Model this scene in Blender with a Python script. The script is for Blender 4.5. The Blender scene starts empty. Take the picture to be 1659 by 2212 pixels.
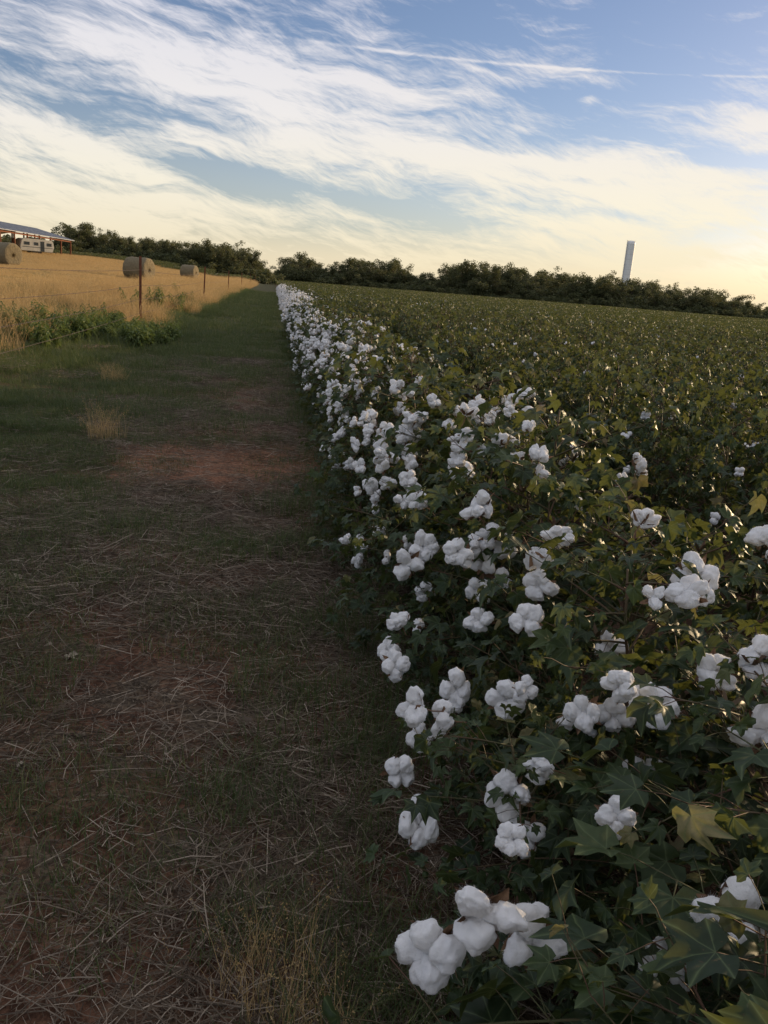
import bpy, math, random
import numpy as np
from mathutils import Vector, Matrix, Euler, noise
R = random.Random(7)
RG = np.random.RandomState(11)
sc = bpy.context.scene
COL = sc.collection
sc.view_settings.view_transform = 'Standard'
sc.view_settings.look = 'None'
sc.view_settings.exposure = 0
SUN_EL, SUN_AZ = 11.0, 58.0

# ------------------------------------------------------------ helpers
def sstep(a, b, x):
    t = min(1, max(0, (x - a) / (b - a)))
    return t * t * (3 - 2 * t)

def gz(x, y):
    z = .3 * sstep(-2.0, -5.0, x) if x < 0 else 0
    z += .6 * sstep(-4, -13, x) + 1.5 * sstep(50, 150, y) * sstep(-8, -32, x)
    d = math.hypot(x, y)
    if d < 60:
        k = 1 - d / 60
        z += k * (.035 * noise.noise(Vector((x * .9, y * .9, 0))) + .012 * noise.noise(Vector((x * 4, y * 4, 3))))
        if x < -2.5: z += k * .12 * noise.noise(Vector((x * .4, y * .3, 5))) * sstep(-2.5, -5, x)
        z -= .03 * math.exp(-(((x + .5) / .9) ** 2 + ((y - 6.9) / .7) ** 2))
    return z

def tri_mesh(name, V, T, mats=(), midx=None, attrs=None, smooth=False):
    V = np.asarray(V, dtype=np.float32); T = np.asarray(T, dtype=np.int32)
    me = bpy.data.meshes.new(name)
    me.vertices.add(len(V)); me.vertices.foreach_set('co', V.ravel())
    me.loops.add(len(T) * 3); me.loops.foreach_set('vertex_index', T.ravel())
    me.polygons.add(len(T))
    me.polygons.foreach_set('loop_start', np.arange(0, len(T) * 3, 3, dtype=np.int32))
    me.polygons.foreach_set('loop_total', np.full(len(T), 3, dtype=np.int32))
    for m in mats: me.materials.append(m)
    if midx is not None: me.polygons.foreach_set('material_index', np.asarray(midx, dtype=np.int32))
    me.polygons.foreach_set('use_smooth', np.full(len(T), smooth, dtype=bool))
    me.update(calc_edges=True)
    if attrs:
        for k, a in attrs.items():
            at = me.attributes.new(k, 'FLOAT', 'POINT')
            at.data.foreach_set('value', np.asarray(a, dtype=np.float32))
    me.validate()
    return me

class Acc:
    def __init__(s): s.V=[]; s.T=[]; s.M=[]; s.A=[]; s.B=[]; s.n=0
    def add(s, V, T, m=0, tint=0.5, vein=None):
        V = np.asarray(V, dtype=np.float32); T = np.asarray(T, dtype=np.int32)
        s.V.append(V); s.T.append(T + s.n); s.M.append(np.full(len(T), m)); 
        s.A.append(np.full(len(V), tint) if np.isscalar(tint) else tint)
        s.B.append(np.zeros(len(V)) if vein is None else vein); s.n += len(V)
    def mesh(s, name, mats, smooth=False):
        return tri_mesh(name, np.concatenate(s.V), np.concatenate(s.T), mats, np.concatenate(s.M),
                        {'tint': np.concatenate(s.A), 'vein': np.concatenate(s.B)}, smooth)

def tube(P, rad, n=5, cap=True):
    P = [np.array(p, dtype=float) for p in P]
    V = []; T = []
    for i, p in enumerate(P):
        d = P[min(i+1, len(P)-1)] - P[max(i-1, 0)]
        d = d / (np.linalg.norm(d) + 1e-9)
        a = np.cross(d, [0, 0, 1]) if abs(d[2]) < .9 else np.cross(d, [1, 0, 0])
        a /= np.linalg.norm(a); b = np.cross(d, a)
        r = rad[i] if hasattr(rad, '__len__') else rad
        for k in range(n):
            t = 2 * math.pi * k / n
            V.append(p + r * (a * math.cos(t) + b * math.sin(t)))
    for i in range(len(P) - 1):
        for k in range(n):
            a0 = i*n+k; a1 = i*n+(k+1) % n
            T += [(a0, a1, a1+n), (a0, a1+n, a0+n)]
    if cap:
        c0 = len(V); V.append(P[0]); V.append(P[-1])
        m = (len(P)-1)*n
        for k in range(n):
            T += [(c0, (k+1) % n, k), (c0+1, m+k, m+(k+1) % n)]
    return np.array(V), np.array(T)

def box(cx, cy, cz, sx, sy, sz, rot=0):
    V = np.array([(x, y, z) for x in (-.5, .5) for y in (-.5, .5) for z in (-.5, .5)]) * (sx, sy, sz)
    c, s = math.cos(rot), math.sin(rot)
    V = np.stack([V[:,0]*c - V[:,1]*s, V[:,0]*s + V[:,1]*c, V[:,2]], 1) + (cx, cy, cz)
    T = [(0,1,3),(0,3,2),(4,6,7),(4,7,5),(0,4,5),(0,5,1),(2,3,7),(2,7,6),(0,2,6),(0,6,4),(1,5,7),(1,7,3)]
    return V, np.array(T)

def obj(name, me, parent=None, link=True, loc=None):
    o = bpy.data.objects.new(name, me)
    if link: COL.objects.link(o)
    if parent: o.parent = parent
    if loc is not None: o.location = loc
    return o

def scatter(name, protos, pts, rots, scl, parent=None):
    me = bpy.data.meshes.new(name)
    n = len(pts)
    me.vertices.add(n); me.vertices.foreach_set('co', np.asarray(pts, dtype=np.float32).ravel())
    a = me.attributes.new('rot', 'FLOAT_VECTOR', 'POINT'); a.data.foreach_set('vector', np.asarray(rots, dtype=np.float32).ravel())
    S = np.asarray(scl, dtype=np.float32)
    if S.ndim == 1: S = np.repeat(S[:, None], 3, 1)
    a = me.attributes.new('scl', 'FLOAT_VECTOR', 'POINT'); a.data.foreach_set('vector', S.ravel())
    a = me.attributes.new('idx', 'INT', 'POINT'); a.data.foreach_set('value', RG.randint(0, len(protos), n).astype(np.int32))
    o = obj(name, me, parent)
    g = bpy.data.node_groups.new(name, 'GeometryNodeTree')
    g.interface.new_socket('Geometry', in_out='INPUT', socket_type='NodeSocketGeometry')
    g.interface.new_socket('Geometry', in_out='OUTPUT', socket_type='NodeSocketGeometry')
    N = g.nodes.new; L = g.links.new
    gi = N('NodeGroupInput'); go = N('NodeGroupOutput'); ip = N('GeometryNodeInstanceOnPoints')
    jn = N('GeometryNodeJoinGeometry')
    for p in protos:
        oi = N('GeometryNodeObjectInfo'); oi.inputs['Object'].default_value = p
        oi.inputs['As Instance'].default_value = True
        L(oi.outputs['Geometry'], jn.inputs[0])
    L(gi.outputs[0], ip.inputs['Points']); L(jn.outputs[0], ip.inputs['Instance'])
    ip.inputs['Pick Instance'].default_value = True
    def na(nm, t):
        q = N('GeometryNodeInputNamedAttribute'); q.data_type = t; q.inputs['Name'].default_value = nm
        return q.outputs['Attribute']
    L(na('idx', 'INT'), ip.inputs['Instance Index'])
    er = N('FunctionNodeEulerToRotation'); L(na('rot', 'FLOAT_VECTOR'), er.inputs[0]); L(er.outputs[0], ip.inputs['Rotation'])
    L(na('scl', 'FLOAT_VECTOR'), ip.inputs['Scale'])
    L(ip.outputs[0], go.inputs[0])
    m = o.modifiers.new('scatter', 'NODES'); m.node_group = g
    return o

# ------------------------------------------------------------ materials
class NT:
    def __init__(s, tree): s.t = tree; s.n = tree.nodes; s.l = tree.links
    def node(s, typ, **k):
        q = s.n.new(typ)
        for a, b in k.items(): setattr(q, a, b)
        return q
    def put(s, sock, v):
        if hasattr(v, 'is_output'): s.l.new(v, sock)
        else:
            if isinstance(v, (tuple, list)) and len(v) == 3 and sock.type == 'RGBA': v = (*v, 1)
            sock.default_value = v
    def math(s, op, a, b=0.0, c=None, clamp=False):
        q = s.node('ShaderNodeMath', operation=op, use_clamp=clamp); s.put(q.inputs[0], a); s.put(q.inputs[1], b)
        if c is not None: s.put(q.inputs[2], c)
        return q.outputs[0]
    def mix(s, f, a, b, mode='MIX'):
        q = s.node('ShaderNodeMix', data_type='RGBA', blend_type=mode); s.put(q.inputs[0], f); s.put(q.inputs[6], a); s.put(q.inputs[7], b)
        return q.outputs[2]
    def noise(s, scale, detail=4, rough=.5, vec=None, dist=0, out='Fac'):
        q = s.node('ShaderNodeTexNoise'); q.inputs['Scale'].default_value = scale; q.inputs['Detail'].default_value = detail
        q.inputs['Roughness'].default_value = rough; q.inputs['Distortion'].default_value = dist
        if vec is not None: s.l.new(vec, q.inputs['Vector'])
        return q.outputs[out]
    def mr(s, v, a, b, c=0.0, d=1.0, interp='SMOOTHSTEP'):
        q = s.node('ShaderNodeMapRange', interpolation_type=interp); s.put(q.inputs[0], v)
        for i, w in enumerate((a, b, c, d)): s.put(q.inputs[i+1], w)
        return q.outputs[0]
    def ramp(s, f, stops):
        q = s.node('ShaderNodeValToRGB'); e = q.color_ramp.elements
        while len(e) < len(stops): e.new(.5)
        for i, (p, c) in enumerate(stops): e[i].position = p; e[i].color = (*c, 1)
        s.put(q.inputs[0], f); return q.outputs[0]
    def attr(s, nm):
        return s.node('ShaderNodeAttribute', attribute_name=nm).outputs['Fac']
    def bump(s, h, strength=.3, dist=.01):
        q = s.node('ShaderNodeBump'); q.inputs['Strength'].default_value = strength; q.inputs['Distance'].default_value = dist
        s.l.new(h, q.inputs['Height']); return q.outputs[0]

def mat(name):
    m = bpy.data.materials.new(name); m.use_nodes = True
    t = NT(m.node_tree); b = m.node_tree.nodes['Principled BSDF']
    return m, t, b

def simple(name, c1, c2, scale=5, rough=.8, metal=0, bump=0, spec=.3):
    m, t, b = mat(name)
    tc = t.node('ShaderNodeTexCoord').outputs['Object']
    n = t.noise(scale, 5, .6, tc)
    t.put(b.inputs['Base Color'], t.mix(t.mr(n, .35, .65), c1, c2))
    b.inputs['Roughness'].default_value = rough; b.inputs['Metallic'].default_value = metal
    b.inputs['Specular IOR Level'].default_value = spec
    if bump: t.put(b.inputs['Normal'], t.bump(n, bump))
    return m

def leafmat(name, stops, trans_col, trans=.35, rough=.5, vein=(.13,.17,.07), spec=.35, veins=True, noisy=True):
    m, t, b = mat(name)
    tint = t.attr('tint'); rnd = t.node('ShaderNodeObjectInfo').outputs['Random']
    f = t.math('ADD', t.math('MULTIPLY', tint, .9), t.math('MULTIPLY', rnd, .1))
    c = t.ramp(f, stops)
    if noisy:
        tc = t.node('ShaderNodeTexCoord').outputs['Object']
        n = t.noise(60, 4, .65, tc)
        c = t.mix(t.mr(n, .3, .7, 0, .75), c, t.mix(1.0, c, (.5, .56, .42), 'MULTIPLY'))
        n9 = t.noise(260, 2, .5, tc)
        c = t.mix(t.mr(n9, .66, .72, 0, .6), c, (.09, .06, .025))
    if veins:
        v = t.math('POWER', t.attr('vein'), 8.0)
        c = t.mix(t.math('MULTIPLY', v, .8), c, vein)
    t.put(b.inputs['Base Color'], c); b.inputs['Roughness'].default_value = rough
    b.inputs['Specular IOR Level'].default_value = spec
    tr = t.node('ShaderNodeBsdfTranslucent')
    t.put(tr.inputs['Color'], t.mix(.5, c, trans_col))
    ms = t.node('ShaderNodeMixShader'); ms.inputs[0].default_value = trans
    out = m.node_tree.nodes['Material Output']
    t.l.new(b.outputs[0], ms.inputs[1]); t.l.new(tr.outputs[0], ms.inputs[2]); t.l.new(ms.outputs[0], out.inputs[0])
    return m

M_leaf = leafmat('cotton_leaf', [(0, (.016,.032,.013)), (.45, (.03,.056,.019)), (.78, (.062,.092,.03)), (.88, (.15,.14,.055)), (.93, (.32,.25,.12)), (1, (.19,.11,.06))], (.26,.27,.06), .27, .5, spec=.32)
M_stem = simple('cotton_stem', (.10,.05,.03), (.07,.075,.03), 8, .7)
M_bur = simple('cotton_bur', (.13,.07,.04), (.22,.13,.07), 60, .8)
M_grass = leafmat('green_grass', [(0, (.033,.056,.018)), (.5, (.062,.09,.027)), (.8, (.12,.135,.047)), (1, (.3,.235,.12))], (.2,.26,.05), .3, .6, veins=False, noisy=False)
M_dry = leafmat('dry_grass', [(0, (.26,.18,.085)), (.5, (.5,.34,.15)), (1, (.62,.46,.24))], (.6,.4,.16), .4, .7, veins=False, noisy=False)
M_straw = leafmat('straw_litter', [(0, (.07,.05,.034)), (.5, (.175,.13,.088)), (1, (.44,.36,.27))], (.3,.2,.1), .1, .8, veins=False, noisy=False)
M_weed = leafmat('weed_leaf', [(0, (.08,.12,.035)), (.6, (.14,.19,.055)), (1, (.24,.27,.11))], (.3,.38,.08), .3, .5)
M_tree = leafmat('tree_leaf', [(0, (.05,.062,.025)), (.5, (.09,.098,.04)), (1, (.15,.14,.055))], (.2,.2,.05), .25, .7, veins=False, noisy=False)  # leaf colours lightened and warmed to stand in for distance haze
M_bark = simple('tree_bark', (.08,.06,.045), (.14,.11,.08), 6, .9)

m, t, b = mat('cotton_lint'); M_lint = m
tc = t.node('ShaderNodeTexCoord').outputs['Object']
n1 = t.noise(300, 5, .7, tc); n2 = t.noise(40, 4, .6, tc)
t.put(b.inputs['Base Color'], t.mix(t.mr(n2, .3, .7), (.86,.85,.83), (.93,.92,.91)))
b.inputs['Roughness'].default_value = 1; b.inputs['Specular IOR Level'].default_value = .02
b.inputs['Sheen Weight'].default_value = .3; b.inputs['Sheen Roughness'].default_value = .6
t.put(b.inputs['Normal'], t.bump(t.math('ADD', n1, t.math('MULTIPLY', n2, .6)), .55, .005))
trl = t.node('ShaderNodeBsdfTranslucent'); trl.inputs['Color'].default_value = (.9, .86, .8, 1)
msh = t.node('ShaderNodeMixShader'); msh.inputs[0].default_value = .2
t.l.new(b.outputs[0], msh.inputs[1]); t.l.new(trl.outputs[0], msh.inputs[2]); t.l.new(msh.outputs[0], m.node_tree.nodes['Material Output'].inputs[0])

# ------------------------------------------------------------ leaves
SP = [(0,1.0,1),(9,.78,0.3),(22,.56,0),(35,.7,.3),(45,.88,1),(56,.68,.3),(70,.5,0),(84,.5,.4),(96,.58,1),(118,.44,.2),(150,.32,0)]
spokes = [(-a, r, v) for a, r, v in SP[:0:-1]] + SP
def leaf_template(spokes, rings=(.5, 1.0)):
    V = [(0, 0)]; ve = [1.0]
    for rr in rings:
        for a, r, v in spokes:
            t = math.radians(a); V.append((math.sin(t)*r*rr, math.cos(t)*r*rr)); ve.append(v)
    n = len(spokes); T = []
    for k in range(n-1): T.append((0, 1+k+1, 1+k))
    for q in range(len(rings)-1):
        for k in range(n-1):
            a0 = 1+q*n+k; b0 = a0+n
            T += [(a0, a0+1, b0+1), (a0, b0+1, b0)]
    return np.array(V), np.array(T), np.array(ve)
LT = leaf_template(spokes, (.33, .66, 1.0))
LS = leaf_template([(-100,.35,0),(-45,.8,.6),(-22,.55,0),(0,1,1),(22,.55,0),(45,.8,.6),(100,.35,0)], (1.0,))
LW = leaf_template([(-60,.18,0),(-20,.45,0),(-9,.75,0),(0,1,1),(9,.75,0),(20,.45,0),(60,.18,0)], (.5, 1.0))

def add_leaf(acc, pos, az, pitch, roll, size, tint, m=0, tmpl=LT, droop=None, fold=None):
    P, T, ve = tmpl
    r2 = (P**2).sum(1); r = np.sqrt(r2)
    droop = R.uniform(.1, .7) if droop is None else droop
    fold = R.uniform(.15, .9) if fold is None else fold
    z = -droop * P[:,1]*np.abs(P[:,1]) + fold*np.abs(P[:,0])*.6 - R.uniform(0,.7)*P[:,0]**2 + .12*(1-ve)*r
    z = z + .1*np.sin(P[:,0]*7+R.uniform(0,6))*r + .09*np.sin(P[:,1]*8+R.uniform(0,6))*r
    V = np.stack([P[:,0]*R.uniform(.85,1.1), P[:,1], z], 1) * size
    M = np.array(Euler((pitch, roll, 0)).to_matrix()); V = V @ M.T
    M = np.array(Matrix.Rotation(az, 3, 'Z')); V = V @ M.T
    acc.add(V + np.array(pos), T, m, tint, ve)

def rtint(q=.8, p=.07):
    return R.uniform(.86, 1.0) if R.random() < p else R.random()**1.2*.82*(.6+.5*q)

import bmesh
_ic = {}
def ico(s):
    if s not in _ic:
        bm = bmesh.new(); bmesh.ops.create_icosphere(bm, subdivisions=s, radius=1); bm.verts.ensure_lookup_table()
        _ic[s] = (np.array([v.co[:] for v in bm.verts]), np.array([[v.index for v in f.verts] for f in bm.faces])); bm.free()
    return _ic[s]

def cotton_plant(seed, nb=30, H=1.0, tmpl=LT):
    global R
    R = random.Random(seed); acc = Acc()
    lean = (R.uniform(-.06,.06), R.uniform(-.06,.06))
    def stem(h): return np.array([lean[0]*h/H + .012*math.sin(h*9), lean[1]*h/H + .012*math.cos(h*7), h])
    V, T = tube([stem(H*i/6) for i in range(7)], [.008-.0009*i for i in range(7)], 5); acc.add(V, T, 1)
    for i in range(nb):
        h = H * (.04 + .94 * (i + R.random()*.6) / nb)
        az = i * 2.4 + R.uniform(-.5, .5)
        q = h / H
        L = (.48 - .1*abs(q-.4) if q < .6 else .48 - .85*(q-.6)) * R.uniform(.5, 1.12)
        rise = R.uniform(.05, .5) + .35*q
        d = np.array([math.cos(az), math.sin(az), rise]); p0 = stem(h)
        pts = [p0 + d*L*k/4 + np.array([0, 0, -.12*L*(k/4)**2]) for k in range(5)]
        V, T = tube(pts, [.0035, .003, .0025, .002, .0012], 4, False); acc.add(V, T, 1)
        nl = 8 if L > .25 else 6
        for k in range(nl + 1):
            f = .3 + .7 * k / nl
            p = p0 + d*L*f + np.array([0, 0, -.12*L*f*f])
            a2 = az + R.uniform(-1.8, 1.8) if k < nl else az + R.uniform(-.4, .4)
            pl = R.uniform(.03, .09)
            q2 = p + np.array([math.cos(a2), math.sin(a2), R.uniform(-.1, .9)]) * pl
            V, T = tube([p, (p+q2)/2 + np.array([0,0,.006]), q2], [.0013, .0011, .001], 3, False); acc.add(V, T, 1)
            size = R.uniform(.028, .074) * (1 if q < .8 else .8)
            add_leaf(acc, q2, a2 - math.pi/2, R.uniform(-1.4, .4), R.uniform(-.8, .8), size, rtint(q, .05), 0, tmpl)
        if R.random() < .5:
            e = pts[3]; S, ST = ico(1); acc.add(S * (.012, .012, .017) + e + np.array([0, 0, -.02]), ST, 0, .7)
        if R.random() < .25:
            for k in range(4): add_leaf(acc, pts[2] + np.array([0,0,.01]), k*1.57, R.uniform(.2,.7), 0, .035, .97, 1, LW, -.4, .4)
    return acc

def boll(seed, sub=4, fibres=2200):
    global R
    R = random.Random(seed); acc = Acc()
    nl = R.choice([4, 4, 5, 3]); S, ST = ico(sub)
    for k in range(nl):
        a = 2*math.pi*k/nl + R.uniform(-.3, .3)
        sx, sz = R.uniform(.020, .026), R.uniform(.026, .038)
        nn = np.array([(.32*noise.noise(Vector(v*1.2)+Vector((seed*3+k*7, 0, 0))) + .13*noise.noise(Vector(v*3)+Vector((seed*5+k*3, 9, 0)))
                        + .055*noise.noise(Vector(v*8)+Vector((seed, k, 4))) + (.03*noise.noise(Vector(v*20)) if sub > 3 else 0)) for v in S])
        V = S * (1 + nn)[:, None]
        V = V * (sx, sx*1.05, sz) * np.where(V[:, 2:3] < 0, (.8, .8, 1), (1, 1, 1))
        M = np.array(Euler((R.uniform(-.15,.15), R.uniform(.5, 1.0), 0)).to_matrix()); V = V @ M.T
        off = np.array([.022 + R.uniform(-.004, .004), 0, .02+R.uniform(-.009, .008)])
        V = V + off
        M = np.array(Matrix.Rotation(a, 3, 'Z')); V = V @ M.T
        acc.add(V, ST, 0, .5)
        c = off @ M.T
        for _ in range(fibres // nl):
            p = V[R.randrange(len(V))]; d = p - c; d = d/np.linalg.norm(d)
            tv = np.array([R.gauss(0, 1) for _ in range(3)]); d2 = d*.5 + tv*.45
            w = np.cross(d2, tv); w = w/(np.linalg.norm(w)+1e-6)*.00014
            l = R.uniform(.002, .0055)
            acc.add([p-w, p+w, p+d2*l + tv*.0006], [(0, 1, 2)], 0, .5)
    for k in range(5):
        a = 2*math.pi*k/5 + R.uniform(-.2, .2)
        add_leaf(acc, (0, 0, -.004), a, R.uniform(-.1, .35), R.uniform(-.2, .2), R.uniform(.05, .064), .5, 1, LW, -.5, .5)
    V, T = tube([(0, 0, 0), (.004, .002, -.03), (.0, .006, -.06)], [.0025, .002, .002], 4, False); acc.add(V, T, 1)
    return acc

P_bolls = [obj('boll', boll(100+i).mesh('boll', [M_lint, M_bur], True), link=False) for i in range(8)]
P_boll_far = [obj('boll_small', boll(200+i, 2, 0).mesh('boll_small', [M_lint, M_bur], True), link=False) for i in range(5)]
P_plants = [obj('plant', cotton_plant(300+i, 34, 1.0).mesh('plant', [M_leaf, M_stem], True), link=False) for i in range(8)]

def row_segment(seed, length, width, n, smin, smax, H=1.0):
    global R
    R = random.Random(seed); acc = Acc()
    for i in range(n):
        y = R.uniform(-length/2, length/2); a = R.uniform(-.3, math.pi+.3)
        k = R.uniform(.66, 1.05) + .2*noise.noise(Vector((y*1.6, a*1.5, seed)))
        x = math.cos(a)*width/2*k; z = .45*H + math.sin(a)*(.5*H)*k + .2*noise.noise(Vector((y*1.7, x*2, seed+5)))
        az = R.uniform(0, 6.28)
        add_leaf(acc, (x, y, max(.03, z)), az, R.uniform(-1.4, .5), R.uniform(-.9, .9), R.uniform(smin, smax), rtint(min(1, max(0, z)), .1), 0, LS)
    for i in range(2):
        y = R.uniform(-length/2, length/2); S, ST = ico(1)
        c = np.array([R.uniform(-.35, .35), y, R.uniform(.7, .92)])
        for k in range(3): acc.add(S*.02 + c + np.array([R.gauss(0,.018) for _ in range(3)]), ST, 1, .5)
    return acc
P_mid = [obj('row_mid', row_segment(400+i, 3.1, .92, 640, .05, .09).mesh('row_mid', [M_leaf, M_lint]), link=False) for i in range(6)]

def far_block(seed, S=8):
    global R
    R = random.Random(seed); acc = Acc()
    for i in range(2700):
        x = R.uniform(-S/2, S/2); y = R.uniform(-S/2, S/2)
        rowp = math.cos(2*math.pi*x)
        z = .72 + .24*rowp + .22*noise.noise(Vector((x*1.1, y*1.1, seed))) + R.uniform(-.22, .12)
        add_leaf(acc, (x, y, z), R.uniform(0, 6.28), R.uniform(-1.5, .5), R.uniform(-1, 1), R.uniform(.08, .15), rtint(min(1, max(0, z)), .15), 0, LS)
    for i in range(9):
        S_, ST = ico(1); x = round(R.uniform(-3, 3)) + R.gauss(0, .2); acc.add(S_*.035 + np.array([x, R.uniform(-4, 4), R.uniform(.8, .98)]), ST, 1, .5)
    return acc
P_far = [obj('block_far', far_block(500+i).mesh('block_far', [M_leaf, M_lint]), link=False) for i in range(4)]

# ------------------------------------------------------------ cotton field
R = random.Random(21)
XC = 1.04
def rowx(r): return XC + (0 if r == 0 else .32 + r*1.02)
field = bpy.data.objects.new('cotton_field', None); COL.objects.link(field)
pts, rots, scl = [], [], []
def inview(x, y, m=6):
    a = math.degrees(math.atan2(x, y)); return a < 42 or math.hypot(x, y) < 9
NR = 17
for r in range(0, NR):
    x0 = rowx(r)
    y = .5 if r == 0 else -1.0
    ymax = 24
    while y < ymax:
        if inview(x0, y):
            s = R.uniform(.86, 1.1)
            w = s*(1.13 if r == 0 else .88)
            h = s*R.uniform(.88, 1.08)
            if r == 0 and y < 1.15: w = R.uniform(1.3, 1.45); h = R.uniform(.74, .82)
            pts.append((x0 + R.uniform(-.09, .09), y, gz(x0, y)-.01)); rots.append((R.uniform(-.12,.12), R.uniform(-.12,.12), R.uniform(0, 6.28)))
            scl.append((w, w, h))
        y += R.uniform(.24, .36) if r < 3 else R.uniform(.3, .44)
y = .8
while y < 24:
    s = R.uniform(.55, .82); x0 = .7 + R.uniform(-.08, .12)
    pts.append((x0, y, gz(x0, y)-.02)); rots.append((R.uniform(-.1,.1), R.uniform(-.35,-.05), R.uniform(0, 6.28))); scl.append((s, s, s*R.uniform(.75, 1.0)))
    y += R.uniform(.24, .44)
scatter('cotton_plants', P_plants, pts, rots, scl, field)
pts, rots, scl = [], [], []
for r in range(0, 72):
    x0 = rowx(r)
    y = 25.5 if r < NR else max(0, x0/math.tan(math.radians(42)))
    y = math.floor(y/3)*3 + .5 if r >= NR else y
    while y < 84:
        pts.append((x0 + R.uniform(-.05, .05), y, 0)); rots.append((0, 0, R.choice([0, math.pi]))); scl.append((1.05, 1.02, R.uniform(.92, 1.1)))
        y += 3
scatter('cotton_rows', P_mid, pts, rots, scl, field)
pts, rots, scl = [], [], []
for ix in range(0, 32):
    for iy in range(0, 21):
        x = XC + 3.5 + ix*8; y = 88.5 + iy*8
        pts.append((x, y, 0)); rots.append((0, 0, R.choice([0, math.pi]))); scl.append((1, 1, R.uniform(1.0, 1.1)))
for ix in range(9, 26):
    for iy in range(0, 11):
        x = XC + 5.4 + ix*8; y = 88.5 - (iy+1)*8
        pts.append((x, y, 0)); rots.append((0, 0, 0)); scl.append((1, 1, 1.05))
scatter('cotton_blocks', P_far, pts, rots, scl, field)

def rot_to(d, spin):
    q = Vector(d).to_track_quat('Z', 'Y'); e = (q.to_matrix() @ Matrix.Rotation(spin, 3, 'Z')).to_euler()
    return (e.x, e.y, e.z)
pts, rots, scl = [], [], []
fp, fr, fs = [], [], []
def put_boll(x, y, z, n, s, lists, j=.35):
    n = Vector(n) + Vector((R.gauss(0,j), R.gauss(0,j)-.15, R.gauss(0,j)))
    lists[0].append((x, y, z)); lists[1].append(rot_to(n, R.uniform(0, 6.28))); lists[2].append((s*R.uniform(.8,1.15), s*R.uniform(.8,1.15), s*R.uniform(.8,1.2)))
y = 1.25
while y < 85:
    dens = 15 if y < 3 else (27 if y < 6 else 40)
    clus = max(.25, .75 + 1.1*noise.noise(Vector((y*1.1, 2.2, 0))))
    y += R.expovariate(1)/(dens*clus)
    k = R.choice([1, 1, 1, 1, 2, 2, 3])
    phi = math.radians(R.triangular(-45, 150, 45)); rad = R.uniform(.72, 1.1)
    x = XC - .62*math.cos(phi)*rad; z = .46 + .5*math.sin(phi)*rad
    z = max(z, .12)
    n = (-math.cos(phi), -.3, math.sin(phi)*.7 + .1)
    for j in range(k):
        xx, yy, zz = x + R.uniform(-.09,.09)*(j>0), y + R.uniform(-.09,.09)*(j>0), z + R.uniform(-.1,.1)*(j>0)
        if y < 10: put_boll(xx, yy, zz, n, R.uniform(.5, .95), (pts, rots, scl), .5)
        else: put_boll(xx, yy, zz, n, R.uniform(.6, 1.0), (fp, fr, fs), .5)
for i in range(800):
    r = R.choice([1, 1, 1, 2, 2, 3, 4, 5, 6, 8, 10, 12, 15, 20]); yy = R.uniform(1, 60); a = math.radians(R.uniform(10, 160))
    x = rowx(r) - .44*math.cos(a); z = .48 + .5*math.sin(a)*R.uniform(.75, 1.0)
    put_boll(x, yy, z, (-math.cos(a), -.3, .6), R.uniform(.4, .75), (fp, fr, fs))
hero = [(.40,1.10,.52,1.15),(.35,1.15,.41,1.15),(.50,1.16,.43,1.05),(.47,1.2,.58,.6),(.40,1.92,.26,1.05),(.42,1.70,.25,1.05),(.84,1.65,.57,1.0),(.78,1.70,.53,.95),
        (1.02,1.71,.88,1.1),(1.05,1.49,.80,1.05),(.98,1.52,.74,1.05),(.98,1.30,.73,1.15),(.73,.97,.62,1.15),(.79,.98,.57,1.05),(.72,1.07,.45,1.1),(.89,1.60,.45,1.05),(.66,1.2,.62,.7),
        (.81,2.70,.68,1.1),(.87,2.72,.64,1.05),(.79,2.66,.59,1.05),(.76,2.60,.52,1.1),(.85,2.64,.54,1.0),(.6,2.82,.59,1.05),(.54,2.78,.54,1.0),(.73,4.15,.76,1.1),(.74,4.10,.68,1.1),(.78,4.18,.82,1.0),
        (.56,2.03,.44,.95),(.44,2.28,.38,.9),(.86,3.38,.74,1.05),(.7,1.88,.7,.85),(.62,2.43,.7,.95),(.92,1.88,.64,1.0),(.46,2.53,.3,.9),(.6,1.43,.42,.8),(.52,2.18,.2,.85),(.7,3.6,.6,1.0),(.66,3.0,.35,.9),(.9,2.3,.8,.9),
        (.7,1.5,.66,.9),(.62,1.75,.56,.9),(.8,2.1,.72,.95),(.68,2.25,.55,.9),(.83,1.45,.7,.9)]
for x, y, z, s in hero: put_boll(x-.02, y-.01, z+.01, (-.35, -.8, .5), s, (pts, rots, scl), .3)
scatter('cotton_bolls', P_bolls, pts, rots, scl, field)
scatter('cotton_bolls_far', P_boll_far, fp, fr, fs, field)
print('bolls', len(pts), len(fp))

# ------------------------------------------------------------ ground
def axis(lo, hi, fine_lo, fine_hi, st):
    a = list(np.arange(fine_lo, fine_hi, st)); v = fine_hi; s = st
    while v < hi: a.append(v); s *= 1.16; v += s
    a.append(hi); v = fine_lo; s = st; b = []
    while v > lo: s *= 1.16; v -= s; b.append(max(v, lo))
    return np.array(sorted(set(b + a)))
xs = axis(-1800, 1800, -6, 2.2, .07); ys = axis(-300, 2500, .2, 14, .07)
V = np.array([(x, y, gz(x, y)) for y in ys for x in xs]); nx = len(xs)
I = np.array([(j*nx+i) for j in range(len(ys)-1) for i in range(nx-1)])
T = np.concatenate([np.stack([I, I+1, I+nx+1], 1), np.stack([I, I+nx+1, I+nx], 1)])
m, t, b = mat('ground'); 
gp = t.node('ShaderNodeNewGeometry').outputs['Position']
sx = t.node('ShaderNodeSeparateXYZ'); t.l.new(gp, sx.inputs[0]); X, Y = sx.outputs[0], sx.outputs[1]
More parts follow.
